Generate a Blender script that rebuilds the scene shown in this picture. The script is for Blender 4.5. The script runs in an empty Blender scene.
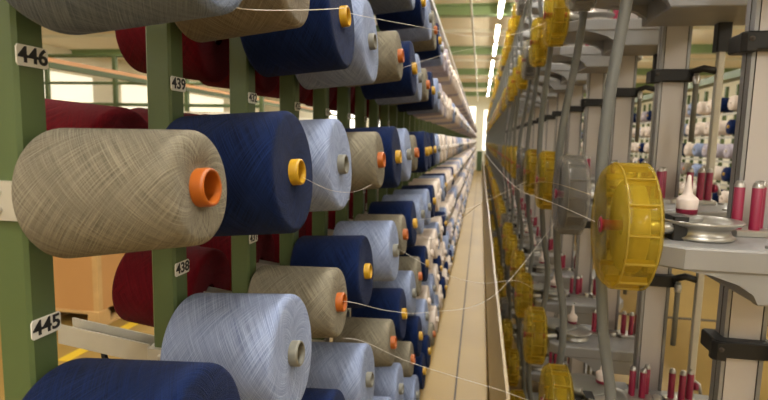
import bpy, bmesh, math, random
from mathutils import Vector, Matrix
random.seed(7)
C = bpy.context.scene.collection
PI = math.pi
H = 1.75                      # camera height above the floor

# ------------------------------------------------------------------ materials
def nt(name):
    m = bpy.data.materials.new(name); m.use_nodes = True
    t = m.node_tree; b = t.nodes['Principled BSDF']
    return m, t, b
def lin(c):
    return tuple(((v / 255) / 12.92 if v / 255 <= .04045 else ((v / 255 + .055) / 1.055) ** 2.4) for v in c) + (1,)
def plain(name, rgb, rough=.5, metal=0, noise=.12, scale=12, bump=0.0, coat=0):
    m, t, b = nt(name)
    b.inputs['Roughness'].default_value = rough
    b.inputs['Metallic'].default_value = metal
    if coat: b.inputs['Coat Weight'].default_value = coat
    c = lin(rgb)
    tc = t.nodes.new('ShaderNodeTexCoord')
    n = t.nodes.new('ShaderNodeTexNoise'); n.inputs['Scale'].default_value = scale; n.inputs['Detail'].default_value = 4
    t.links.new(tc.outputs['Object'], n.inputs['Vector'])
    mx = t.nodes.new('ShaderNodeMix'); mx.data_type = 'RGBA'
    mx.inputs[6].default_value = tuple(v * (1 - noise) for v in c[:3]) + (1,)
    mx.inputs[7].default_value = tuple(min(1, v * (1 + noise)) for v in c[:3]) + (1,)
    t.links.new(n.outputs['Fac'], mx.inputs[0]); t.links.new(mx.outputs[2], b.inputs['Base Color'])
    if bump:
        bp = t.nodes.new('ShaderNodeBump'); bp.inputs['Strength'].default_value = bump; bp.inputs['Distance'].default_value = .002
        t.links.new(n.outputs['Fac'], bp.inputs['Height']); t.links.new(bp.outputs[0], b.inputs['Normal'])
    return m
def emit(name, rgb, s):
    m, t, b = nt(name)
    b.inputs['Base Color'].default_value = lin(rgb)
    b.inputs['Emission Color'].default_value = lin(rgb); b.inputs['Emission Strength'].default_value = s
    return m

def yarn(name, rgb, rgb2, freq=330, spread=.35):
    """cross wound thread: two families of helical lines in the cone's own UV (u round, v metres along)"""
    m, t, b = nt(name)
    N = t.nodes.new; L = t.links.new
    b.inputs['Roughness'].default_value = .85
    b.inputs['Sheen Weight'].default_value = .04
    b.inputs['Sheen Roughness'].default_value = .5
    b.inputs['Specular IOR Level'].default_value = .06
    uv = N('ShaderNodeUVMap'); sp = N('ShaderNodeSeparateXYZ'); L(uv.outputs[0], sp.inputs[0])
    tc = N('ShaderNodeTexCoord')
    nz = N('ShaderNodeTexNoise'); nz.inputs['Scale'].default_value = 22; nz.inputs['Detail'].default_value = 3
    L(tc.outputs['Object'], nz.inputs['Vector'])
    def math_(op, a, bb=None, c=None):
        n = N('ShaderNodeMath'); n.operation = op
        for i, v in enumerate((a, bb, c)):
            if v is None: continue
            if hasattr(v, 'links') or hasattr(v, 'is_linked'): L(v, n.inputs[i])
            else: n.inputs[i].default_value = v
        return n.outputs[0]
    outs = []
    arc = math_('MULTIPLY', sp.outputs[0], .62)
    for sgn, A in ((1, .62), (-1, .50)):
        ca, sa = math.cos(A), math.sin(A)
        across = math_('ADD', math_('MULTIPLY', sp.outputs[1], ca * freq), math_('MULTIPLY', arc, -sgn * sa * freq))
        along = math_('ADD', math_('MULTIPLY', sp.outputs[1], sa * 9), math_('MULTIPLY', arc, sgn * ca * 9))
        cv = N('ShaderNodeCombineXYZ'); L(across, cv.inputs[0]); L(along, cv.inputs[1])
        tn = N('ShaderNodeTexNoise'); tn.inputs['Scale'].default_value = 1; tn.inputs['Detail'].default_value = 2; tn.inputs['Roughness'].default_value = .6
        L(cv.outputs[0], tn.inputs['Vector'])
        outs.append(tn.outputs['Fac'])
    pick = math_('MULTIPLY_ADD', nz.outputs['Fac'], 3.0, -1.0); pc = N('ShaderNodeClamp'); L(pick, pc.inputs[0])
    mz = N('ShaderNodeMix'); L(pc.outputs[0], mz.inputs[0]); L(outs[0], mz.inputs[2]); L(outs[1], mz.inputs[3])
    mh = math_('MULTIPLY_ADD', math_('MAXIMUM', outs[0], outs[1]), .45, math_('MULTIPLY', mz.outputs[0], .55))
    hh = math_('MULTIPLY_ADD', mh, 3.4, -1.35); hc = N('ShaderNodeClamp'); L(hh, hc.inputs[0])
    h = hc.outputs[0]
    # broad streaks following the winding
    cmb = N('ShaderNodeCombineXYZ'); 
    d = math_('ADD', math_('MULTIPLY', sp.outputs[0], 22.0), math_('MULTIPLY', sp.outputs[1], 62.0))
    L(d, cmb.inputs[0]); L(math_('MULTIPLY', sp.outputs[1], 5.0), cmb.inputs[1])
    n2 = N('ShaderNodeTexNoise'); n2.inputs['Scale'].default_value = 1.6; n2.inputs['Detail'].default_value = 5
    L(cmb.outputs[0], n2.inputs['Vector'])
    f1 = math_('MULTIPLY_ADD', h, .75, math_('MULTIPLY_ADD', n2.outputs['Fac'], .40, -.06))
    cr = N('ShaderNodeMix'); cr.data_type = 'RGBA'
    c1, c2 = lin(rgb), lin(rgb2)
    cr.inputs[6].default_value = c1; cr.inputs[7].default_value = c2
    cl = N('ShaderNodeClamp'); L(f1, cl.inputs[0]); L(cl.outputs[0], cr.inputs[0])
    L(cr.outputs[2], b.inputs['Base Color'])
    bp = N('ShaderNodeBump'); bp.inputs['Strength'].default_value = spread; bp.inputs['Distance'].default_value = .003
    L(h, bp.inputs['Height']); L(bp.outputs[0], b.inputs['Normal'])
    return m

def see_through(name, rgb, fac, tint, rough=.18):
    m, t, b = nt(name)
    b.inputs['Base Color'].default_value = lin(rgb); b.inputs['Roughness'].default_value = rough
    b.inputs['Coat Weight'].default_value = .5; b.inputs['Coat Roughness'].default_value = .08
    tr = t.nodes.new('ShaderNodeBsdfTransparent'); tr.inputs[0].default_value = lin(tint)
    tl = t.nodes.new('ShaderNodeBsdfTranslucent'); tl.inputs[0].default_value = lin(rgb)
    m1 = t.nodes.new('ShaderNodeMixShader'); m1.inputs[0].default_value = .35
    m2 = t.nodes.new('ShaderNodeMixShader'); m2.inputs[0].default_value = fac
    out = t.nodes['Material Output']
    t.links.new(b.outputs[0], m1.inputs[1]); t.links.new(tl.outputs[0], m1.inputs[2])
    t.links.new(tr.outputs[0], m2.inputs[1]); t.links.new(m1.outputs[0], m2.inputs[2])
    t.links.new(m2.outputs[0], out.inputs[0])
    return m

M = {}
M['green'] = plain('green_paint', (82, 99, 58), .42, 0, .08, 5)
M['alu'] = plain('aluminium', (150, 151, 152), .38, .55, .07, 7)
M['alu_face'] = plain('pinkish_aluminium', (190, 185, 182), .42, .35, .04, 4)
M['cast'] = plain('cast_aluminium', (146, 146, 145), .5, .3, .10, 14, .15)
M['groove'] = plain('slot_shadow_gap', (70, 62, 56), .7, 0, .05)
M['galv'] = plain('galvanised_steel', (190, 186, 172), .45, .25, .18, 16)
M['steel'] = plain('polished_steel', (176, 174, 168), .34, .85, .06, 9)
M['dark_plate'] = plain('grey_plate', (128, 128, 122), .4, .4, .1, 9)
M['black'] = plain('black_plastic', (12, 12, 13), .5, 0, .1, 20)
M['magenta'] = plain('magenta_plastic', (138, 26, 60), .38, 0, .1, 10)
M['white_pl'] = plain('milky_plastic', (226, 212, 204), .35, 0, .05, 8)
M['hose'] = plain('grey_hose_rubber', (104, 107, 106), .42, 0, .08, 6)
M['label'] = plain('label_white', (226, 224, 214), .35, 0, .03)
M['ink'] = plain('label_ink', (22, 22, 22), .5, 0, .02)
M['orange'] = plain('orange_plastic', (166, 86, 20), .4, 0, .1, 60)
M['yellow'] = plain('yellow_plastic', (184, 142, 26), .4, 0, .06, 40)
M['tube_grey'] = plain('grey_plastic_tube', (112, 110, 98), .45, 0, .1, 30)
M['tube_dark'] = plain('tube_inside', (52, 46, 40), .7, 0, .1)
M['tube_white'] = plain('white_paper_tube', (214, 200, 186), .6, 0, .05)
M['beige_y'] = yarn('beige_yarn', (84, 78, 66), (172, 164, 142), 860, .6)
M['taupe_y'] = yarn('taupe_yarn', (88, 80, 68), (158, 148, 128), 800, .5)
M['navy_y'] = yarn('navy_yarn', (5, 10, 30), (26, 46, 94), 800, .5)
M['blue_y'] = yarn('light_blue_yarn', (92, 104, 138), (178, 191, 218), 800, .5)
M['slate_y'] = yarn('slate_blue_yarn', (70, 82, 104), (140, 152, 174), 800, .5)  # light blue yarn with the shade put into its colour
M['red_y'] = yarn('dark_red_yarn', (58, 4, 12), (116, 16, 28), 800, .5)
M['cream_y'] = yarn('cream_yarn', (196, 178, 162), (240, 228, 214), 800, .3)
M['mauve_y'] = yarn('mauve_grey_yarn', (140, 132, 142), (200, 190, 196), 800, .3)
M['can_y'] = see_through('yellow_clear_plastic', (206, 182, 62), .36, (240, 228, 150))
M['can_c'] = see_through('clear_plastic', (186, 184, 178), .34, (226, 224, 220))
M['can_rib_y'] = see_through('yellow_clear_plastic_rib', (216, 198, 100), .45, (240, 228, 150))
M['can_in_y'] = plain('yellow_inner_drum', (172, 158, 104), .5, 0, .45, 30)
M['can_in_c'] = plain('grey_wound_drum', (44, 40, 37), .55, 0, .35, 30)
M['cardboard'] = plain('cardboard', (190, 142, 84), .8, 0, .06, 3)
M['wood'] = plain('pallet_wood', (196, 160, 104), .8, 0, .2, 9)
M['tan'] = plain('ceiling_panels', (240, 228, 200), .8, 0, .05, 1.5)
M['cream'] = plain('cream_wall', (240, 236, 216), .8, 0, .04, 1)
M['orange_pipe'] = plain('orange_beam', (214, 160, 110), .5, 0, .06, 3)
M['guard'] = plain('worn_brown_guard', (126, 104, 62), .28, .35, .2, 8)
M['lamp'] = emit('lamp_glow', (255, 248, 234), 30)
M['window_glow'] = emit('window_daylight', (255, 250, 236), 2.2)  # far window, and the panes added to brighten the far wall
M['window_pale'] = emit('window_overcast', (250, 244, 220), .75)  # glow for the panes added to brighten the left background
M['roof_green'] = plain('roof_beam_green', (136, 158, 108), .5, 0, .05, 2)
M['house'] = plain('lamp_housing', (226, 224, 214), .5)
M['yline'] = plain('yellow_floor_paint', (206, 172, 40), .5)
M['thread'] = plain('pale_thread', (220, 214, 204), .6, 0, .05)
M['thread_y'] = plain('beige_thread', (150, 130, 90), .6, 0, .05)
def floor_mat():
    m, t, b = nt('ochre_floor')
    N = t.nodes.new; L = t.links.new
    tc = N('ShaderNodeTexCoord')
    n1 = N('ShaderNodeTexNoise'); n1.inputs['Scale'].default_value = .9; n1.inputs['Detail'].default_value = 6
    n2 = N('ShaderNodeTexNoise'); n2.inputs['Scale'].default_value = 14; n2.inputs['Detail'].default_value = 4
    L(tc.outputs['Object'], n1.inputs['Vector']); L(tc.outputs['Object'], n2.inputs['Vector'])
    mx = N('ShaderNodeMix'); mx.data_type = 'RGBA'
    mx.inputs[6].default_value = lin((124, 98, 44)); mx.inputs[7].default_value = lin((158, 130, 66))
    L(n1.outputs['Fac'], mx.inputs[0])
    m2 = N('ShaderNodeMix'); m2.data_type = 'RGBA'; m2.blend_type = 'MULTIPLY'; m2.inputs[0].default_value = .35
    L(mx.outputs[2], m2.inputs[6]); L(n2.outputs['Color'], m2.inputs[7])
    L(mx.outputs[2], b.inputs['Base Color'])
    b.inputs['Roughness'].default_value = .5
    return m
M['floor'] = floor_mat()

# ------------------------------------------------------------------ geometry collector
class G:
    def __init__(s): s.v = []; s.f = []; s.m = []; s.sm = []; s.uv = []; s.mats = []
    def mi(s, k):
        if k not in s.mats: s.mats.append(k)
        return s.mats.index(k)
    def face(s, ids, k, smooth=False, uv=None):
        s.f.append(ids); s.m.append(s.mi(k)); s.sm.append(smooth); s.uv.append(uv)
    def box(s, x0, x1, y0, y1, z0, z1, k, bev=0):
        if bev:
            return s.prism([(x0 + bev, y0), (x1 - bev, y0), (x1, y0 + bev), (x1, y1 - bev), (x1 - bev, y1), (x0 + bev, y1), (x0, y1 - bev), (x0, y0 + bev)], z0, z1, k)
        b = len(s.v)
        s.v += [(x0, y0, z0), (x1, y0, z0), (x1, y1, z0), (x0, y1, z0), (x0, y0, z1), (x1, y0, z1), (x1, y1, z1), (x0, y1, z1)]
        for q in ((3, 2, 1, 0), (4, 5, 6, 7), (0, 1, 5, 4), (1, 2, 6, 5), (2, 3, 7, 6), (3, 0, 4, 7)):
            s.face([b + i for i in q], k)
    def prism(s, pts, z0, z1, k, T=None, bev=0):
        """pts in a plane, extruded z0..z1; T maps the (a,b,c) triple to xyz; bev chamfers the top and bottom edges"""
        T = T or (lambda a, b_, c: (a, b_, c))
        n = len(pts)
        cx = sum(p[0] for p in pts) / n; cy = sum(p[1] for p in pts) / n
        def ring(sc, z):
            b = len(s.v)
            for p in pts:
                dx, dy = p[0] - cx, p[1] - cy; l = math.hypot(dx, dy) or 1
                q = (l - sc) / l
                s.v.append(T(cx + dx * q, cy + dy * q, z))
            return b
        rs = [ring(bev, z0), ring(0, z0 + bev), ring(0, z1 - bev), ring(bev, z1)] if bev else [ring(0, z0), ring(0, z1)]
        for a, b in zip(rs, rs[1:]):
            for i in range(n):
                j = (i + 1) % n; s.face([a + i, a + j, b + j, b + i], k)
        s.face([rs[0] + i for i in reversed(range(n))], k); s.face([rs[-1] + i for i in range(n)], k)
    def lathe(s, prof, axis, o, k, n=32, smooth=True, rad=None, uv=False, cap=False):
        """prof: list of (t, r) along the axis from origin o"""
        o = Vector(o); b = len(s.v); arc = [0]
        for i in range(1, len(prof)): arc.append(arc[-1] + math.dist(prof[i], prof[i - 1]))
        for (t, r) in prof:
            for i in range(n):
                a = 2 * PI * i / n; rr = r * (rad(i, t) if rad else 1)
                c_, s_ = math.cos(a) * rr, math.sin(a) * rr
                p = {'x': (t, c_, s_), 'y': (c_, t, s_), 'z': (c_, s_, t)}[axis]
                s.v.append(tuple(o + Vector(p)))
        for j in range(len(prof) - 1):
            for i in range(n):
                i2 = (i + 1) % n
                q = [b + j * n + i, b + j * n + i2, b + (j + 1) * n + i2, b + (j + 1) * n + i]
                u = [(i / n, arc[j]), ((i + 1) / n, arc[j]), ((i + 1) / n, arc[j + 1]), (i / n, arc[j + 1])]
                s.face(q, k, smooth, u if uv else None)
        if cap:
            s.face([b + i for i in range(n)], k); e = b + (len(prof) - 1) * n; s.face([e + i for i in range(n)], k)
    def tube(s, pts, r, k, n=8, flat=1.0, caps=True):
        pts = [Vector(p) for p in pts]; b = len(s.v); up = Vector((0, 1, 0))
        for i, p in enumerate(pts):
            d = (pts[min(i + 1, len(pts) - 1)] - pts[max(i - 1, 0)]).normalized()
            a = d.cross(up)
            if a.length < .05: a = d.cross(Vector((1, 0, 0)))
            a.normalize(); c = d.cross(a).normalized()
            for j in range(n):
                t = 2 * PI * j / n + PI / n
                s.v.append(tuple(p + a * math.cos(t) * r + c * math.sin(t) * r * flat))
        for i in range(len(pts) - 1):
            for j in range(n):
                j2 = (j + 1) % n
                s.face([b + i * n + j, b + i * n + j2, b + (i + 1) * n + j2, b + (i + 1) * n + j], k, n > 4)
        if caps:
            s.face([b + j for j in range(n)], k); e = b + (len(pts) - 1) * n; s.face([e + j for j in range(n)], k)
    def add(s, g, T=None):
        b = len(s.v)
        s.v += [tuple(T @ Vector(v)) if T else v for v in g.v]
        for f, m, sm, uv in zip(g.f, g.m, g.sm, g.uv):
            s.face([b + i for i in f], g.mats[m], sm, uv)
    def mesh(s, name):
        me = bpy.data.meshes.new(name); me.from_pydata(s.v, [], s.f)
        for k in s.mats: me.materials.append(M[k])
        me.polygons.foreach_set('material_index', s.m); me.polygons.foreach_set('use_smooth', s.sm)
        if any(u for u in s.uv):
            l = me.uv_layers.new(name='UVMap'); d = []
            for f, u in zip(s.f, s.uv):
                for q in range(len(f)): d += list(u[q]) if u else [0, 0]
            l.data.foreach_set('uv', d)
        bm = bmesh.new(); bm.from_mesh(me); bmesh.ops.recalc_face_normals(bm, faces=bm.faces); bm.to_mesh(me); bm.free()
        me.update(); return me

def obj(name, g, parent=None, loc=(0, 0, 0), rot=(0, 0, 0)):
    me = g if isinstance(g, bpy.types.Mesh) else g.mesh(name)
    o = bpy.data.objects.new(name, me); C.objects.link(o); o.location = loc; o.rotation_euler = rot
    if parent: o.parent = parent
    return o
def empty(name, loc=(0, 0, 0), rot=(0, 0, 0)):
    o = bpy.data.objects.new(name, None); C.objects.link(o); o.location = loc; o.rotation_euler = rot; o.empty_display_size = .05
    return o
def tag(o, label, cat, group=None, kind=None):
    o['label'] = label; o['category'] = cat
    if group: o['group'] = group
    if kind: o['kind'] = kind
    return o
def struct(name, g, loc=(0, 0, 0)):
    o = obj(name, g, loc=loc); o['kind'] = 'structure'; return o
def kids(o): return [c for c in bpy.data.objects if c.parent == o]
def text_g(txt, h, key='ink'):
    cu = bpy.data.curves.new('lettering', 'FONT'); cu.body = txt; cu.size = h; cu.align_x = 'CENTER'; cu.align_y = 'CENTER'; cu.offset = h * .022
    o = bpy.data.objects.new('lettering', cu); C.objects.link(o)
    dg = bpy.context.evaluated_depsgraph_get(); me = bpy.data.meshes.new_from_object(o.evaluated_get(dg))
    g = G(); g.v = [tuple(v.co) for v in me.vertices]
    for p in me.polygons: g.face(list(p.vertices), key)
    bpy.data.objects.remove(o); bpy.data.curves.remove(cu); bpy.data.meshes.remove(me)
    return g

# ------------------------------------------------------------------ the hall
YEND = 33.0
g = G(); g.box(-14, 9, -10, YEND + 1, -.1, 0, 'floor'); struct('floor', g)
g = G(); g.box(-14, 9, -10, YEND + 1, 4.55, 4.65, 'tan'); struct('ceiling', g)
g = G(); g.box(-14.1, -14, -10, YEND + 1, 0, 4.55, 'cream'); struct('wall_left', g)
g = G(); g.box(9, 9.1, -10, YEND + 1, 0, 4.55, 'cream'); struct('wall_right', g)
g = G(); g.box(-14, 9, YEND, YEND + .1, 0, 4.55, 'cream'); struct('wall_far', g)
g = G(); g.box(-14, 9, -10.1, -10, 0, 4.55, 'cream'); struct('wall_back', g)
# expansion joint running down the aisle
g = G(); g.box(-.108, -.096, .2, YEND, 0, .004, 'groove'); struct('trim_1', g)
g = G(); g.box(1.2, 9, 5.66, 5.72, 0, .004, 'groove'); struct('trim_2', g)
g = G(); g.box(-3.14, -3.04, 3.4, 9, 0, .003, 'yline'); struct('trim_3', g)
# green roof beams across the hall
n = 4
for i in range(7):
    y = 1.5 + 5 * i
    g = G(); g.box(-14, 9, y - .1, y + .1, 4.52, 4.55, 'roof_green'); g.box(-14, 9, y - .012, y + .012, 4.34, 4.52, 'roof_green'); g.box(-14, 9, y - .11, y + .11, 4.32, 4.34, 'roof_green')
    struct('trim_%d' % n, g); n += 1
    g = G(); g.box(-14, 9, y + 2.4, y + 2.5, 4.47, 4.55, 'cream'); struct('trim_%d' % n, g); n += 1
# long grey conduit below the ceiling
g = G(); g.tube([(-.27, .5, 4.12), (-.27, YEND, 4.12)], .022, 'galv', 8)
for i in range(7): g.box(-.275, -.265, 1.5 + 5 * i - .005, 1.5 + 5 * i + .005, 4.12, 4.34, 'galv')
struct('trim_%d' % n, g); n += 1

# ------------------------------------------------------------------ ceiling lamps
ON = ['nearest', 'second', 'third', 'fourth', 'fifth', 'sixth', 'seventh', 'eighth', 'ninth', 'tenth', 'eleventh', 'twelfth', 'thirteenth', 'fourteenth', 'fifteenth', 'sixteenth', 'seventeenth', 'eighteenth', 'nineteenth', 'twentieth', 'twenty-first', 'twenty-second', 'twenty-third', 'twenty-fourth', 'twenty-fifth', 'twenty-sixth']
def lamp_mesh(L):
    a = G(); a.box(-.05, .05, -L / 2, L / 2, .03, .075, 'house', .01)
    for y in (-L * .4, L * .4): a.tube([(0, y, .075), (0, y, .27)], .004, 'house', 6)
    b = G(); b.tube([(0, -L / 2 + .02, .0), (0, L / 2 - .02, .0)], .032, 'lamp', 10)
    return a.mesh('lamp_housing'), b.mesh('lamp_tube')
LM = lamp_mesh(1.7)
def lamp(x, y, label, group, z=4.28):
    o = empty('ceiling_lamp', (x, y, z)); tag(o, label, 'lamp', group)
    obj('lamp_housing', LM[0], o); obj('lamp_tube', LM[1], o)
    l = bpy.data.lights.new('lamp_light', 'AREA'); l.shape = 'RECTANGLE'; l.size = .12; l.size_y = 1.7; l.energy = LE; l.color = (1, .975, .93)
    lo = bpy.data.objects.new('lamp_light', l); C.objects.link(lo); lo.parent = o; lo.location = (0, 0, -.04)
    return o
LE = 50
ys = [-8.5, -6, -3.6, -1.4, .9, 3.4, 5.9, 8.4, 10.6, 13.2, 15.5, 18.5, 21.0, 23.8, 26.8, 30.0]  # lamps behind the camera are added to light the column fronts
for i, y in enumerate(ys):
    if y < 10: lamp(.27, y, 'ceiling lamp over the aisle, above or behind the viewer', 'ceiling lamps above and behind the viewer')
    else: lamp(.27, y, 'glowing ceiling lamp above the aisle, %s from the top edge of the photo' % ON[i - 8], 'ceiling lamps above the aisle')
for i, y in enumerate(range(-9, 32, 4)):
    lamp(-4.2, y + .5, 'ceiling lamp of the row left of the yarn creel', 'ceiling lamps left of the creel')
    lamp(4.4, y + .2, 'ceiling lamp of the row right of the machine', 'ceiling lamps right of the machine')
    if i % 2 == 0: lamp(-9.5, y + .5, 'ceiling lamp of the row along the left wall', 'ceiling lamps along the left wall')  # row added to brighten the left background

# ------------------------------------------------------------------ yarn cones
def cone_profile(L, R, Rt):
    P = [(-.004, .0205), (-.003, .03), (-.001, Rt * .55), (0, Rt - .011)]
    for i in range(1, 6):
        a = PI / 2 * i / 5; P.append((-.010 * (1 - math.cos(a)), Rt - .011 + .011 * math.sin(a)))
    for i in range(1, 9):
        f = i / 9; P.append((-.010 - (L - .010 - .012) * f, Rt + (R - Rt) * f))
    for i in range(0, 6):
        a = PI / 2 * i / 5; P.append((-L + .012 - .012 * math.sin(a), R - .014 + .014 * math.cos(a)))
    P += [(-L + .002, .04), (-L + .004, .0205)]
    return P
def tube_g(key, L, n=40, ribs=False):
    g = G()
    rad = (lambda i, t: 1.0 - (.09 if i % 2 else 0)) if ribs else None
    g.lathe([(-L - .004, .0190), (-L - .004, .0215), (-.01, .0215), (.008, .0218), (.0115, .021), (.0125, .0195), (.0115, .0178)], 'x', (0, 0, 0), key, n, True)
    g.lathe([(.0115, .0178), (.005, .0170), (-.03, .0165)], 'x', (0, 0, 0), key, n, True, rad)
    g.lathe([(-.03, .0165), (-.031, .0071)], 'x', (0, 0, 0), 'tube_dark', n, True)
    return g
SIZES = {'full': (.193, .1035, .1010), 'big': (.2, .121, .116), 'large': (.196, .1125, .109), 'used': (.178, .0755, .0640), 'mid': (.190, .086, .078)}
cone_me, tube_me = {}, {}
def cm(key, size):
    if (key, size) not in cone_me:
        g = G(); g.lathe(cone_profile(*SIZES[size]), 'x', (0, 0, 0), key, 64, True, None, True); cone_me[key, size] = g.mesh('yarn_cone')
    return cone_me[key, size]
def tm(key):
    if key not in tube_me:
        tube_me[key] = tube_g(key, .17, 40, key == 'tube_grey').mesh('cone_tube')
    return tube_me[key]
def far_cone_g(key, tk, n=14):
    L, R, Rt = SIZES['full']; g = G()
    g.lathe([(0, .02), (0, Rt - .012), (-.012, Rt), (-L + .015, R), (-L, R - .015), (-L, .02)], 'x', (0, 0, 0), key, n, True, None, True)
    g.lathe([(0, .021), (.016, .021), (.016, .012), (0, .011)], 'x', (0, 0, 0), tk, 8, True)
    return g
TK = {'navy_y': 'yellow', 'beige_y': 'orange', 'taupe_y': 'orange', 'blue_y': 'tube_grey', 'slate_y': 'tube_grey', 'red_y': 'tube_grey', 'cream_y': 'tube_white', 'mauve_y': 'tube_white'}
CN = {'navy_y': 'navy blue', 'beige_y': 'beige', 'taupe_y': 'taupe', 'blue_y': 'light blue', 'slate_y': 'slate blue', 'red_y': 'dark red', 'cream_y': 'cream', 'mauve_y': 'pale mauve'}
TN = {'yellow': 'yellow tube', 'orange': 'orange tube', 'tube_grey': 'grey tube', 'tube_white': 'white tube'}
far_me = {k: far_cone_g(k, TK[k]).mesh('yarn_cone') for k in TK}

TIERS = [.58, .265, -.058, -.37, -.69, -1.0, -1.32]       # heights of the tube mouths, relative to the camera
RN = ['top', 'second', 'third', 'fourth', 'fifth', 'sixth', 'bottom']
S_, B_, N_, T_, U_, W_, V_ = 'slate_y', 'beige_y', 'navy_y', 'taupe_y', 'blue_y', 'cream_y', 'mauve_y'
PAT = [  # colours read off the photograph, row by row, nearest column first
    [U_, T_, N_, U_, B_, S_, N_, U_, B_, N_, U_, V_, V_, W_, V_, W_],
    [S_, T_, N_, U_, B_, N_, U_, B_, N_, U_, V_, W_, V_, W_, W_, V_],
    [B_, N_, U_, B_, N_, U_, B_, N_, N_, N_, U_, W_, W_, U_, W_, W_],
    [N_, U_, B_, N_, U_, B_, N_, U_, U_, N_, W_, W_, U_, N_, W_, W_],
    [N_, B_, N_, U_, B_, N_, U_, B_, N_, W_, W_, U_, W_, N_, U_, W_],
    [U_, N_, B_, N_, U_, U_, B_, N_, U_, W_, U_, W_, N_, W_, W_, U_],
    [N_, U_, B_, U_, N_, N_, U_, U_, N_, N_, B_, W_, U_, W_, N_, W_]]
TIPX = {(2, 3): -.270, (4, 3): -.29, (1, 0): -.29}
DZ = {(1, 0): -.02, (1, 1): -.012, (1, 2): -.008, (1, 3): -.008}
USED = {(1, 2): 'large', (1, 3): 'large', (2, 0): 'used', (1, 0): 'big', (2, 3): 'mid', (3, 2): 'mid', (1, 4): 'mid', (1, 1): 'mid', (4, 4): 'mid', (2, 6): 'mid', (3, 5): 'mid', (5, 6): 'mid', (1, 7): 'mid', (6, 10): 'mid'}
def colour(t, k):
    if k < 16: return PAT[t][k]
    return random.choice([W_, W_, W_, V_, U_, W_, W_, W_, U_, N_, V_, W_] if t > 1 else [W_, V_, W_, V_, V_, W_, U_])
PITCH = .297; Y0 = .538
TILT = math.radians(4.5)
NF = 24
stuff = G()
low = {k: far_cone_g(k, TK[k], 8) for k in TK}
for k in range(108):
    for t, z in enumerate(TIERS):
        key = colour(t, k); y = Y0 + PITCH * k + (random.uniform(-.006, .006) if k > 2 else 0)
        x = TIPX.get((t, k), -.30 if k < 4 else -.268)
        if k > 4: x += random.uniform(-.012, .008)
        loc = (x, y, H + z + DZ.get((t, k), 0))
        if k >= NF:
            stuff.add(low[key], Matrix.Translation(loc) @ Matrix.Rotation(-TILT, 4, 'Y')); continue
        size = USED.get((t, k), 'full')
        if k < 14:
            o = obj('yarn_cone', cm(key, size), None, loc, (random.uniform(0, 6) if False else 0, -TILT, 0))
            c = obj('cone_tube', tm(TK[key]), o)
            c['label'] = TN[TK[key]].replace('tube', 'plastic tube')
        else:
            o = obj('yarn_cone', far_me[key], None, loc, (0, -TILT, 0))
        if k < 8:
            lab = '%s yarn cone with %s, %s peg row, %s column' % (CN[key], TN[TK[key]], RN[t], ON[k])
        else:
            lab = '%s yarn cone on the %s peg row, %s column from the camera' % (CN[key], RN[t], ON[k])
        if (t, k) == (2, 0): lab = 'large beige yarn cone with orange tube in the left foreground, beside label 446'
        if (t, k) == (3, 1): lab = 'light blue yarn cone with ribbed grey tube in the foreground, beside label 438'
        tag(o, lab, 'yarn cone', 'yarn cones on the aisle side of the creel')
# cones on the back side of the creel
BT = math.radians(6)
for k in range(0, 12):
    for t in range(0, 5):
        if (t, k) in ((3, 1), (1, 1), (0, 1)) or (k == 0) or (t == 0 and k > 6): continue
        key = 'red_y' if k < 8 else random.choice(['red_y', 'cream_y'])
        y = Y0 + PITCH * k
        if (t, k) == (2, 4): key = 'cream_y'
        loc = (-.775 if t == 1 else -.805, y, H + TIERS[t] + (-.025 if t == 1 else .018))
        o = obj('yarn_cone', cm(key, 'full'), None, loc, (0, -BT, PI))
        tag(o, '%s yarn cone behind the %s post of the creel, %s row' % (CN[key], ON[k], RN[t]), 'yarn cone', 'yarn cones on the back of the creel')
        c = obj('cone_tube', tm(TK[key]), o)

# ------------------------------------------------------------------ the creel frame
creel = empty('yarn_creel', (-.52, .5, 0))
tag(creel, 'long green steel yarn creel with numbered posts running down the left of the aisle', 'rack')
def post_g():
    g = G(); w = .0445; d = .0415
    g.prism([(0 + .004, 0), (w - .004, 0), (w, .004), (w, d - .004), (w - .004, d), (.004, d), (0, d - .004), (0, .004)], 0, H + .86, 'green')
    return g
def fitting_g(z):
    """clamp round the post, peg towards the aisle, channel towards the back (origin: post corner)"""
    cl = G(); cl.box(-.008, .0525, -.008, .0495, z - .022, z + .022, 'galv', .003)
    for dz in (-.01, .01): cl.lathe([(-.0125, .0), (-.0125, .005), (-.008, .005)], 'y', (.02, 0, z + dz), 'galv', 8)
    pg = G(); pg.tube([(.03, .031, z - .013), (.235, .031, z + .003)], .0065, 'galv', 10)
    return cl, pg
def channel_g(z):
    ch = G()
    x0, x1 = -.190, -.008
    T = lambda a, b, c: (a, b, c)
    # U channel lying open-side up, sloping a little down to its free end
    for (ya, yb, za, zb) in ((.002, .005, -.018, .018), (.037, .040, -.018, .018), (.002, .040, -.018, -.015)):
        b = len(ch.v)
        for (x, dz) in ((x0, .022), (x1, 0)):
            ch.v += [(x, ya, z + dz + za), (x, yb, z + dz + za), (x, yb, z + dz + zb), (x, ya, z + dz + zb)]
        for q in ((0, 1, 2, 3), (7, 6, 5, 4), (0, 4, 5, 1), (1, 5, 6, 2), (2, 6, 7, 3), (3, 7, 4, 0)): ch.face([b + i for i in q], 'galv')
    return ch
def bent_g(z):
    b = G(); b.tube([(-.115, .02, z - .0), (-.112, .02, z - .022), (-.10, .02, z - .06), (-.065, .02, z - .10), (-.06, .02, z - .14)], .0055, 'black', 8); return b
post_me = post_g().mesh('post')
fit = [fitting_g(H + z - .004 - .016) for z in TIERS]
clamp_me = [a.mesh('clamp') for a, b in fit]; peg_me = [b.mesh('peg') for a, b in fit]
chan_me = [channel_g(H + z - .014).mesh('channel') for z in TIERS]
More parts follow.
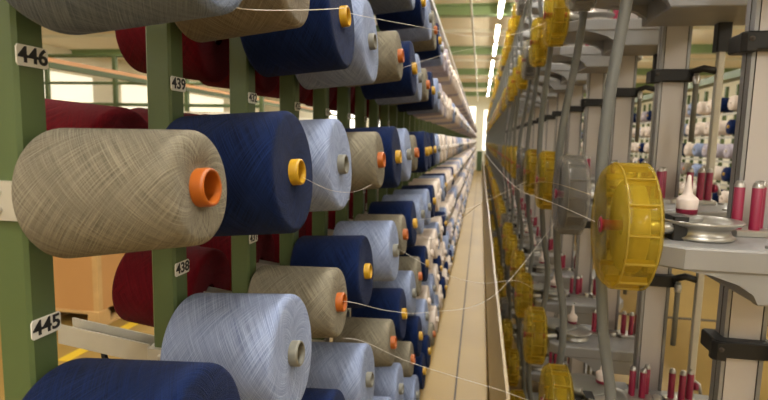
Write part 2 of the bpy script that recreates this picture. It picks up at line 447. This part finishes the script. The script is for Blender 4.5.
bent_me = bent_g(H + TIERS[3] - .012).mesh('bent_rod')
whole = G(); whole.add(post_g())
for a, b in fit: whole.add(a); whole.add(b)
whole_me = whole.mesh('post')
PP = .2935
for k in range(100):
    loc = (-.545 + .52, .507 + PP * k - .5, 0)
    if k < 13:
        p = obj('post', post_me, creel, loc)
        for t in range(7):
            obj('clamp', clamp_me[t], p); obj('peg', peg_me[t], p)
            obj('channel', chan_me[t], p)
        if k in (1, 2): obj('bent_rod', bent_me, p)
        if k < 9:
            for t in range(7):
                z = H + TIERS[t] + .1405
                tg = G(); tg.prism([(-.0215, -.0085), (-.0190, -.0115), (.0190, -.0115), (.0215, -.0085), (.0215, .0085), (.0190, .0115), (-.0190, .0115), (-.0215, .0085)], 0, .0016, 'label')
                # thin dark printed rim
                tx = text_g(str(448 - t - 7 * k), .0245); 
                tg.add(tx, Matrix.Translation((0, 0, .0019)) @ Matrix.Diagonal((1.10, 1, 1, 1)))
                tg.add(tx, Matrix.Translation((.0006, 0, .0021)) @ Matrix.Diagonal((1.10, 1, 1, 1)))
                R3 = Matrix(((0, 0, 1, 0), (1, 0, 0, 0), (0, 1, 0, 0), (0, 0, 0, 1)))
                G2 = G(); G2.add(tg, Matrix.Translation((.0447, .0215, z)) @ Matrix.Rotation(math.radians(0), 4, 'X') @ R3)
                q = obj('number_label', G2, p); q['label'] = 'white plate printed %d' % (448 - t - 7 * k)
    else:
        p = obj('post', whole_me, creel, loc)
g = G(); g.box(.19, .222, -.4, 31.5, H + .755, H + .785, 'galv'); obj('guide_rail', g, creel)['label'] = 'pale guide rail along the top of the creel'
for k in range(0, 100, 4):
    g = G(); g.box(-.02, .2, .028 + PP * k, .046 + PP * k, H + .76, H + .78, 'green'); obj('bracket', g, creel)
g = G(); g.box(-.028, .022, -.6, 31.5, H + .86, H + .90, 'green'); obj('top_beam', g, creel)
g = G(); g.box(-.10, -.028, -.6, 31.5, .0, .10, 'green'); obj('base_beam', g, creel)
g = G(); g.box(-.06, -.028, -.6, 31.5, H - .262, H - .235, 'galv')
tag(stuff_o := obj('yarn_cone', stuff), 'hundreds of tiny cream, blue and navy yarn cones at the far end of the creels', 'yarn cone', 'far yarn cones', 'stuff')

# second creel, beyond the machine, turned to face it
creel2 = empty('yarn_creel', (3.3, 3, 0)); tag(creel2, 'blurred green yarn creel full of pale cones standing beyond the machine', 'rack')
extra = G()
for k in range(0, 64):
    y = 3.2 + .36 * k
    if y > 26: break
    p = obj('post', whole_me, creel2, (.2, y - 3, 0), (0, 0, PI))
    for t, z in enumerate(TIERS):
        key = random.choice([W_, W_, V_, W_, U_, N_, T_, W_]) if t < 5 else random.choice([W_, T_, 'red_y', N_, W_])
        loc = (3.245, y - .03, H + z)
        if 5.6 < y < 8.9:
            o = obj('yarn_cone', far_me[key], None, loc, (0, -TILT, PI))
            tag(o, 'blurred %s yarn cone on the creel beyond the machine, %s row' % (CN[key], RN[t]), 'yarn cone', '%s cones in the %s row of the creel beyond the machine' % (CN[key], RN[t]))
        elif y > 4.5:
            extra.add(low[key], Matrix.Translation(loc) @ Matrix.Rotation(PI, 4, 'Z') @ Matrix.Rotation(-TILT, 4, 'Y'))
for z in TIERS:
    g = G(); g.box(-.06, -.04, .2, 23, H + z - .16, H + z - .13, 'galv'); obj('shelf_rail', g, creel2)
g = G(); g.box(.1, .3, .2, 23, H + .95, H + 1.05, 'green'); obj('top_beam', g, creel2)
o = obj('yarn_cone', extra); tag(o, 'many blurred yarn cones further along the creel beyond the machine', 'yarn cone', 'far yarn cones', 'stuff')

# ------------------------------------------------------------------ the machine
ZT = [1.19, .50, -.19, -.88, -1.57]     # tops of the shelves relative to camera
PX = .587                                # left edge of the columns
MP = .63; MY0 = 1.34
# everything below in column coordinates: origin (PX, Yp, 0)
def mpost_g():
    g = G(); z1 = H + 1.5
    pts = [(.0, 0), (.008, 0), (.008, .006), (.0105, .006), (.0105, 0), (.078, 0), (.078, .006), (.0805, .006), (.0805, 0), (.09, 0), (.09, .046), (0, .046), (0, .026), (.005, .026), (.005, .022), (0, .022)]
    n = len(pts); b = len(g.v)
    for z in (0, z1):
        for p in pts: g.v.append((p[0], p[1], z))
    for i in range(n):
        j = (i + 1) % n
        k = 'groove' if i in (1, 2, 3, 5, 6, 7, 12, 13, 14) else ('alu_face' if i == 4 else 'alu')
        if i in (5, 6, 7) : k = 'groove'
        g.face([b + i, b + j, b + n + j, b + n + i], k)
    # the wide front face sits between the two slots
    return g
def shelf_g(z):
    g = G()
    # plate over the whole cantilever
    g.prism([(-.25, -.235), (-.20, -.275), (.17, -.275), (.25, -.10), (.25, .005), (-.02, .012), (-.02, .05), (-.06, .05), (-.25, -.02)], z - .045, z, 'cast', None, .004)
    # deep block at the post
    g.prism([(-.07, .0), (-.065, -.27), (.165, -.27), (.245, -.02), (.245, .0)], z - .105, z - .04, 'cast', None, .004)
    for (bx, by) in ((-.04, -.24), (.14, -.24), (.20, -.06)):
        g.lathe([(0, .001), (0, .009), (.005, .009), (.006, .006), (.006, .001)], 'z', (bx, by, z), 'steel', 10)
    # web sweeping from the block out along the arm (drawn in x-z, extruded in y)
    T = lambda a, b_, c: (a, c, b_)
    pts = [(-.065, z - .105), (-.075, z - .085), (-.10, z - .068), (-.15, z - .052), (-.20, z - .044), (-.065, z - .044)]
    g.prism(pts, -.27, -.245, 'cast', T); g.prism(pts, -.05, -.025, 'cast', T)
    return g
def dish_g(z):
    g = G()
    g.lathe([(0, .001), (0, .062), (.006, .066), (.010, .060), (.020, .056), (.026, .060), (.034, .078), (.038, .080), (.040, .078), (.036, .060), (.030, .030), (.030, .001)], 'z', (-.135, -.155, z), 'steel', 36)
    return g
def plate_g(z):
    g = G(); g.lathe([(0, .001), (0, .080), (.004, .084), (.012, .084), (.015, .080), (.018, .05), (.020, .001)], 'z', (-.185, -.075, z + .022), 'dark_plate', 32)
    g.lathe([(0, .02), (.022, .02)], 'z', (-.185, -.075, z), 'cast', 12)
    return g
def bottle_g(z):
    g = G(); o = (-.128, -.062, z + .046)
    g.lathe([(.0, .001), (0, .019), (.004, .0215), (.024, .0225), (.027, .0215), (.033, .015), (.037, .010), (.043, .0085), (.060, .0055), (.078, .0035), (.080, .0005)], 'z', o, 'white_pl', 20)
    g.lathe([(-.044, .012), (-.008, .014), (-.007, .0205), (.004, .0222)], 'z', o, 'magenta', 20)
    return g
def spindles(z):
    L = []
    for (x, y) in ((-.035, -.085), (-.004, -.095), (.018, -.06), (.095, -.075), (.125, -.085), (.155, -.07)):
        g = G(); g.lathe([(.004, .001), (.004, .0105), (.010, .0105), (.105, .0105), (.108, .008), (.116, .006), (.116, .001)], 'z', (x, y, z), 'magenta', 14)
        g.lathe([(.104, .0108), (.108, .0105), (.118, .0065), (.118, .001)], 'z', (x, y, z), 'steel', 12)
        L.append(g)
    return L
def carriage(z):
    g = G()
    g.prism([(-.055, -.075), (-.045, -.115), (.03, -.115), (.035, -.04), (-.02, -.03), (-.05, -.045)], z, z + .014, 'steel', None, .002)
    g.prism([(.07, -.06), (.08, -.115), (.17, -.105), (.178, -.05), (.12, -.035)], z, z + .014, 'steel', None, .002)
    g.lathe([(.0, .018), (.012, .018), (.018, .012), (.018, .001)], 'z', (.05, -.08, z), 'steel', 14)
    g.tube([(.155, -.03, z), (.158, -.03, z + .05), (.175, -.035, z + .07), (.192, -.05, z + .06), (.195, -.06, z + .03)], .006, 'steel', 8)
    g.lathe([(-.006, .001), (-.006, .014), (.006, .014), (.006, .001)], 'x', (.182, -.045, z + .05), 'magenta', 14)
    return g
def mclamp_g(z):
    g = G()
    g.prism([(-.028, -.022), (-.022, -.030), (.055, -.030), (.10, -.026), (.10, .060), (-.022, .060), (-.028, .054)], z - .020, z + .020, 'black', None, .003)
    g.prism([(-.036, -.026), (-.026, -.036), (-.006, -.036), (-.006, -.018), (-.036, -.016)], z - .026, z + .018, 'black', None, .003)
    g.lathe([(-.038, .001), (-.038, .006), (-.034, .006)], 'y', (-.018, 0, z + .002), 'groove', 10)
    g.tube([(.085, -.022, z + .008), (.125, -.026, z + .022), (.165, -.032, z + .012)], .012, 'black', 8)
    return g
def spout_g(z):
    g = G()
    g.tube([(.100, -.042, z + .004), (.100, -.042, z - .22)], .0085, 'tube_grey', 12)
    g.lathe([(-.03, .011), (-.008, .012), (-.004, .009)], 'z', (.100, -.042, z), 'steel', 10)
    return g
def sleeve_g(z):
    g = G(); g.box(.148, .19, -.055, -.015, z - .195, z - .10, 'black', .004); return g
def rod_g():
    g = G(); g.box(.158, .180, -.046, -.024, .05, H + 1.2, 'galv', .003); return g
def hose_g(dx=0):
    g = G(); z = 1.1; pts = []
    prof = [(1.20, -.26), (.90, -.31), (.60, -.285), (.46, -.29), (.295, -.302), (.13, -.32), (-.034, -.329), (-.19, -.322), (-.34, -.309), (-.43, -.299), (-.57, -.275), (-.72, -.275), (-.88, -.305), (-1.05, -.318), (-1.25, -.29), (-1.45, -.275), (-1.56, -.25)]
    for i in range(len(prof) - 1):
        for j in range(4):
            f = j / 4; a, b = prof[i], prof[i + 1]
            p0 = prof[max(i - 1, 0)]; p3 = prof[min(i + 2, len(prof) - 1)]
            x = .5 * (2 * a[1] + (b[1] - p0[1]) * f + (2 * p0[1] - 5 * a[1] + 4 * b[1] - p3[1]) * f * f + (-p0[1] + 3 * a[1] - 3 * b[1] + p3[1]) * f ** 3)
            pts.append((x + dx * math.sin(3.3 * (a[0] + (b[0] - a[0]) * f)), -.13, H + a[0] + (b[0] - a[0]) * f))
    g.tube(pts, .0122, 'hose', 12, .8)
    return g
def col_parts(dx=0):
    P = [('post', mpost_g(), []), ('hose', hose_g(dx), []), ('support_rod', rod_g(), [])]
    for i, z in enumerate(ZT):
        zz = H + z
        subs = [('dish', dish_g(zz)), ('plate', plate_g(zz)), ('bottle', bottle_g(zz)), ('carriage', carriage(zz)), ('sleeve', sleeve_g(zz))]
        subs += [('spindle', s) for s in spindles(zz)]
        P.append(('shelf', shelf_g(zz), subs))
    for z in (.92, .232, -.470, -1.16):
        P.append(('clamp', mclamp_g(H + z), [('spout', spout_g(H + z))]))
    return P
def parts_to_mesh(P): return [(n, g.mesh(n), [(a, b.mesh(a)) for a, b in s]) for n, g, s in P]
VAR = [parts_to_mesh(col_parts(d)) for d in (0, .012, -.012)]
allg = G()
for n_, g_, s_ in col_parts():
    allg.add(g_)
    for a, b in s_: allg.add(b)
all_me = allg.mesh('machine_column')
NM = 50
for k in range(NM):
    y = MY0 + MP * k
    if k < 9:
        root = empty('machine_column', (PX, y, 0))
        for n_, me, subs in VAR[k % 3]:
            p = obj(n_, me, root)
            for a, b in subs: obj(a, b, p)
        lab = ('aluminium machine column at the right edge with shelves, clamps and magenta spindles' if k == 0 else
               '%s aluminium machine column from the camera with shelves and magenta spindles' % ON[k])
    else:
        root = obj('machine_column', all_me, None, (PX, y, 0))
        lab = '%s aluminium machine column from the camera, blurred' % ON[k] if k < 14 else 'small blurred aluminium machine column far down the aisle'
    tag(root, lab, 'machine column', 'columns of the machine' if k < 14 else 'far columns of the machine')
# low guard along the foot of the machine
g = G(); g.prism([(.13, 0), (.125, .30), (.16, .62), (.175, .62), (.17, 0)], .9, YEND - .6, 'guard', lambda a, b, c: (a, c, b))
tag(obj('machine_guard', g), 'long worn brown guard panel along the foot of the machine beside the aisle', 'panel')

# canisters
def can_parts(kind):
    sh = 'can_y' if kind == 'y' else 'can_c'; w = .043; R = .124
    a = G()
    P = [(-w, .020), (-w - .002, .05), (-w, R - .022), (-w + .003, R - .011), (-w + .009, R - .004), (-w + .018, R - .001), (-w + .028, R), (w - .014, R - .001), (w - .006, R - .008), (w, R - .020), (w, .020)]
    a.lathe(P, 'x', (0, 0, 0), sh, 48)
    r = G()
    for i in range(14):
        t = 2 * PI * i / 14; c_, s_ = math.cos(t), math.sin(t)
        b = len(r.v)
        for x in (-w + .02, w - .014):
            for rr, off in ((R - .012, -.002), (R + .0035, -.0015), (R + .0035, .0015), (R - .012, .002)):
                r.v.append((x, c_ * rr - s_ * off, s_ * rr + c_ * off))
        for q in ((0, 1, 2, 3), (7, 6, 5, 4), (0, 4, 5, 1), (1, 5, 6, 2), (2, 6, 7, 3), (3, 7, 4, 0)): r.face([b + i for i in q], 'can_rib_y' if kind == 'y' else 'can_c')
    for x in (-w + .020, w - .012):
        r.lathe([(x - .0015, R), (x - .0015, R + .003), (x + .0015, R + .003), (x + .0015, R)], 'x', (0, 0, 0), 'can_rib_y' if kind == 'y' else 'can_c', 48)
    d = G()
    d.lathe([(-.022, .02), (-.024, .100), (-.018, .107), (.024, .109), (.030, .104), (.030, .02)] if kind == 'c' else [(-.006, .02), (-.008, .086), (-.004, .092), (.020, .094), (.024, .090), (.024, .02)], 'x', (0, 0, 0), 'can_in_y' if kind == 'y' else 'can_in_c', 40)
    h = G()
    h.lathe([(-w - .004, .008), (-w - .004, .014), (-w - .001, .017), (-w + .002, .011), (w + .004, .011), (w + .004, .008)], 'x', (0, 0, 0), 'magenta', 24)
    h.lathe([(-w - .003, .0075), (-w + .01, .007)], 'x', (0, 0, 0), 'white_pl', 16)
    m = G(); m.tube([(w + .0, 0, 0), (w + .10, .06, -.01)], .012, 'steel', 10)
    m.box(w + .055, w + .085, .02, .075, -.045, .02, 'black', .003)
    return [('shell', a), ('rib_band', r), ('drum', d), ('hub', h), ('holder', m)]
CP = {k: [(n_, g_.mesh(n_)) for n_, g_ in can_parts(k)] for k in 'yc'}
CA = {}
for k in 'yc':
    g = G()
    for n_, g_ in can_parts(k): g.add(g_)
    CA[k] = g.mesh('yarn_canister')
CZ = [1.22, .53, -.162, -.86, -1.56]
CR = ['top', 'upper', 'eye-level', 'lower', 'bottom']
KIND = {(1, 1): 'c', (1, 4): 'c', (1, 8): 'c', (2, 1): 'c', (2, 4): 'c', (2, 9): 'c', (3, 5): 'y', (3, 7): 'c', (0, 6): 'c', (4, 6): 'c'}
for k in range(NM):
    for t, z in enumerate(CZ):
        kd = KIND.get((t, k), 'y' if (k < 8 or random.random() < .75) else 'c')
        x = .289 if t < 3 else .276
        loc = (x + (random.uniform(-.006, .006) if k else 0), 1.12 + MP * k, H + z)
        if k < 9:
            o = empty('yarn_canister', loc)
            for n_, me in CP[kd]: obj(n_, me, o)
        else:
            o = obj('yarn_canister', CA[kd], None, loc)
        cn = 'clear yellow plastic' if kd == 'y' else 'colourless clear plastic'
        if k < 12: lab = '%s yarn canister in the %s row, %s from the camera' % (cn, CR[t], ON[k])
        else: lab = 'tiny %s yarn canister far along the %s row' % (cn, CR[t])
        if (t, k) == (2, 0): lab = 'big translucent yellow plastic canister with magenta hub in the foreground'
        tag(o, lab, 'canister', 'yarn canisters in front of the machine' if k < 12 else '%s canisters far along the %s row' % (cn, CR[t]))

# ------------------------------------------------------------------ loose threads
def strand(pts, r=.0007, key='thread', label='pale loose yarn thread'):
    out = []
    P = [Vector(p) for p in pts]
    for i in range(len(P) - 1):
        p0, a, b, p3 = P[max(i - 1, 0)], P[i], P[i + 1], P[min(i + 2, len(P) - 1)]
        for j in range(8):
            f = j / 8
            out.append(.5 * (2 * a + (b - p0) * f + (2 * p0 - 5 * a + 4 * b - p3) * f * f + (3 * a - p0 - 3 * b + p3) * f ** 3))
    out.append(P[-1])
    g = G(); g.tube(out, r, key, 5)
    tag(obj('yarn_thread', g), label, 'thread', 'loose yarn threads')

strand([(-.324, .6, H + .163), (-.301, .64, H + .157), (-.247, .72, H + .173), (-.21, .8, H + .194)], .00055, 'thread', 'white yarn thread looping under the taupe cone at the top')
strand([(-.301, 1.15, H + .27), (-.27, 1.3, H + .29), (-.179, 1.5, H + .309), (-.047, 1.7, H + .321), (.101, 1.95, H + .373), (.245, 2.38, H + .50)], .00055, 'thread', 'pale yarn thread crossing the aisle from a high navy cone')
strand([(-.284, 1.75, H + .225), (-.113, 2.1, H + .337), (.069, 2.6, H + .443), (.24, 3.0, H + .50)], .00055, 'thread', 'pale yarn thread crossing the aisle below the ceiling beams')
strand([(-.299, 1.14, H - .37), (-.268, 1.15, H - .375), (-.211, 1.3, H - .438), (-.122, 1.4, H - .466), (.05, 1.5, H - .44), (.235, 1.7, H - .25)], .00055, 'thread', 'pale yarn thread sagging from the orange tube of a beige cone')
strand([(-.308, 1.2, H - .481), (-.258, 1.22, H - .494), (-.171, 1.3, H - .565), (-.054, 1.35, H - .616), (.079, 1.4, H - .667), (.19, 1.5, H - .74), (.235, 1.68, H - .80)], .00055, 'thread', 'pale yarn thread sagging low across the floor of the aisle')
strand([(-.29, 2.3, H - .36), (-.167, 1.9, H - .362), (.006, 1.75, H - .205), (.105, 1.6, H - .141), (.177, 1.5, H - .107), (.24, 1.2, H - .11)], .00055, 'thread_y', 'beige yarn thread rising towards the clear canister')
strand([(.0, 1.9, H - .02), (.053, 1.7, H - .083), (.115, 1.55, H - .136), (.193, 1.4, H - .155), (.242, 1.16, H - .162)], .00055, 'thread', 'white yarn thread running to the hub of the foreground canister')
strand([(-.287, .84, H - .067), (-.273, .95, H - .097), (-.24, 1.0, H - .104), (-.23, 1.12, H - .10)], .0003, 'thread', 'fine thread leaving the yellow tube of the navy cone')
strand([(-.283, 1.75, H - .358), (-.12, 1.8, H - .453), (.018, 1.9, H - .509), (.15, 2.0, H - .517), (.24, 2.2, H - .60)], .00055, 'thread', 'pale yarn thread low across the middle of the aisle')
strand([(-.276, 2.3, H - .357), (-.124, 2.4, H - .332), (.008, 2.5, H - .292), (.24, 2.8, H - .2)], .00055, 'thread', 'pale yarn thread crossing the aisle at mid distance')
strand([(-.60, .62, H - .13), (-.603, .62, H - .22), (-.598, .62, H - .30), (-.59, .62, H - .36)], .0005, 'tube_dark', 'dark loose thread hanging under the large beige cone')


# ------------------------------------------------------------------ behind the creel, left
def crate(x0, x1, y0, y1, z0, h, label):
    o = empty('cardboard_box', ((x0 + x1) / 2, (y0 + y1) / 2, z0)); tag(o, label, 'box', 'cardboard boxes on pallets')
    w, d = (x1 - x0) / 2, (y1 - y0) / 2
    g = G(); g.box(-w, w, -d, d, 0, h, 'cardboard', .01)
    obj('carton', g, o)
    for xx in (-w - .004, w - .05):
        g = G(); g.box(xx, xx + .054, -d - .004, -d + .05, 0, h + .004, 'wood'); obj('corner_guard', g, o)
    g = G(); g.box(-.01, .01, -d - .003, -d, 0, h, 'tube_dark'); obj('strap', g, o)
def pallet(x0, x1, y0, y1, label):
    o = empty('pallet', ((x0 + x1) / 2, (y0 + y1) / 2, 0)); tag(o, label, 'pallet', 'wooden pallets under the boxes')
    w, d = (x1 - x0) / 2, (y1 - y0) / 2
    g = G()
    for i in range(5):
        y = -d + (2 * d - .12) * i / 4; g.box(-w, w, y, y + .12, .12, .144, 'wood')
    obj('deck', g, o)
    for xx in (-w, -.06, w - .12):
        g = G(); g.box(xx, xx + .12, -d, d, 0, .022, 'wood'); g.box(xx, xx + .12, -d, -d + .14, .022, .12, 'wood'); g.box(xx, xx + .12, -.07, .07, .022, .12, 'wood'); g.box(xx, xx + .12, d - .14, d, .022, .12, 'wood')
        obj('skid', g, o)
for i, (x0, x1, y0, y1, h) in enumerate(((-4.5, -3.3, 4.08, 5.2, 1.25), (-4.5, -3.3, 5.5, 6.7, 1.1), (-6.0, -4.7, 4.0, 5.1, 1.3), (-5.9, -4.7, 5.4, 6.5, 1.1))):
    nm = ['nearest the creel', 'second behind the nearest one', 'further left', 'in the rear left corner'][i]
    pallet(x0, x1, y0, y1, 'wooden pallet carrying a box, %s' % nm); crate(x0 + .02, x1 - .02, y0 + .02, y1 - .02, .144, h, 'large brown cardboard box on a pallet, %s' % nm)
# railing of the gallery
def railing(x0, x1, y, z, label):
    o = empty('railing', (x0, y, z)); tag(o, label, 'railing', 'green gallery railings')
    for dz, r in ((.9, .032), (.45, .026), (.1, .03)):
        g = G(); g.tube([(0, 0, dz), (x1 - x0, 0, dz)], r, 'green', 8); obj('rail', g, o)
    n_ = int((x1 - x0) / 1.25)
    for i in range(n_ + 1):
        g = G(); g.box((x1 - x0) * i / n_ - .03, (x1 - x0) * i / n_ + .03, -.03, .03, 0, .9, 'green'); obj('baluster', g, o)
g = G(); g.box(-13.9, -3.4, 8.0, 10.5, 2.02, 2.12, 'cream'); 
for x in (-13, -10.5, -8, -5.5, -3.6): g.box(x, x + .14, 8.1, 8.24, 0, 2.02, 'green')
tag(obj('gallery_platform', g), 'cream gallery platform on green posts beyond the creel', 'platform')
railing(-13.8, -3.45, 8.05, 2.12, 'green steel railing along the front of the gallery')
def beam(p, q, w, key, label, cat='beam', nm='overhead_beam'):
    g = G(); g.tube([p, q], w, key, 4, 1, True); tag(obj(nm, g), label, cat)
beam((-4.6, 3.6, 2.50), (-4.6, 16, 2.50), .045, 'orange_pipe', 'orange overhead pipe running away behind the creel, lower one')
beam((-4.9, 3.6, 3.42), (-4.9, 16, 3.42), .06, 'orange_pipe', 'orange overhead pipe running away near the ceiling')
beam((-3.9, 3.6, 2.35), (-3.9, 18, 2.35), .035, 'green', 'thin green overhead pipe running away behind the creel')
beam((-12, 6.2, 3.55), (-3.2, 6.2, 3.55), .04, 'green', 'green overhead pipe crossing behind the creel')

# far end of the aisle
g = G(); g.box(-.2, .1, 0, .5, 0, 1.15, 'green', .02); o = tag(obj('green_cabinet', g, None, (0, 31.6, 0)), 'green cabinet closing the far end of the aisle', 'cabinet')
g = G(); g.box(.12, .62, YEND - .03, YEND, 1.2, 3.6, 'window_glow'); struct('window_1', g)
for i, x in enumerate((-9.5, -7.0, -4.5, -2.0)):  # glowing panes added to brighten the far end, no windows known here
    g = G(); g.box(x, x + 1.6, YEND - .03, YEND, 2.4, 3.8, 'window_glow'); struct('window_%d' % (i + 2), g)
for i in range(5):  # glowing panes added to brighten the left wall, not real windows
    g = G(); g.box(-14, -13.97, 4 + 5 * i, 7.4 + 5 * i, 2.7, 3.7, 'window_pale'); struct('window_%d' % (i + 6), g)

# ------------------------------------------------------------------ camera
R = [[0.98359905, 0.04253169, -0.17528252], [0.17895887, -0.10885127, 0.97781651], [0.02250846, -0.99314775, -0.11467743]]
cd = bpy.data.cameras.new('camera'); cam = bpy.data.objects.new('camera', cd); C.objects.link(cam)
cam.matrix_world = Matrix(((R[0][0], -R[0][1], -R[0][2], 0), (R[1][0], -R[1][1], -R[1][2], 0), (R[2][0], -R[2][1], -R[2][2], H), (0, 0, 0, 1)))
cd.sensor_width = 36; cd.lens = 530 / 768 * 36; cd.clip_start = .02; cd.clip_end = 100
cd.dof.use_dof = True; cd.dof.focus_distance = .85; cd.dof.aperture_fstop = 6.5
bpy.context.scene.camera = cam

# ------------------------------------------------------------------ light and colour
w = bpy.data.worlds.new('world'); bpy.context.scene.world = w; w.use_nodes = True
w.node_tree.nodes['Background'].inputs[0].default_value = (.9, .85, .75, 1); w.node_tree.nodes['Background'].inputs[1].default_value = .1
sc = bpy.context.scene
sc.view_settings.view_transform = 'Standard'; sc.view_settings.look = 'None'; sc.view_settings.exposure = .12; sc.view_settings.gamma = 1
sc.cycles.max_bounces = 7; sc.cycles.transparent_max_bounces = 24; sc.cycles.use_denoising = True
sc.cycles.sample_clamp_indirect = 6
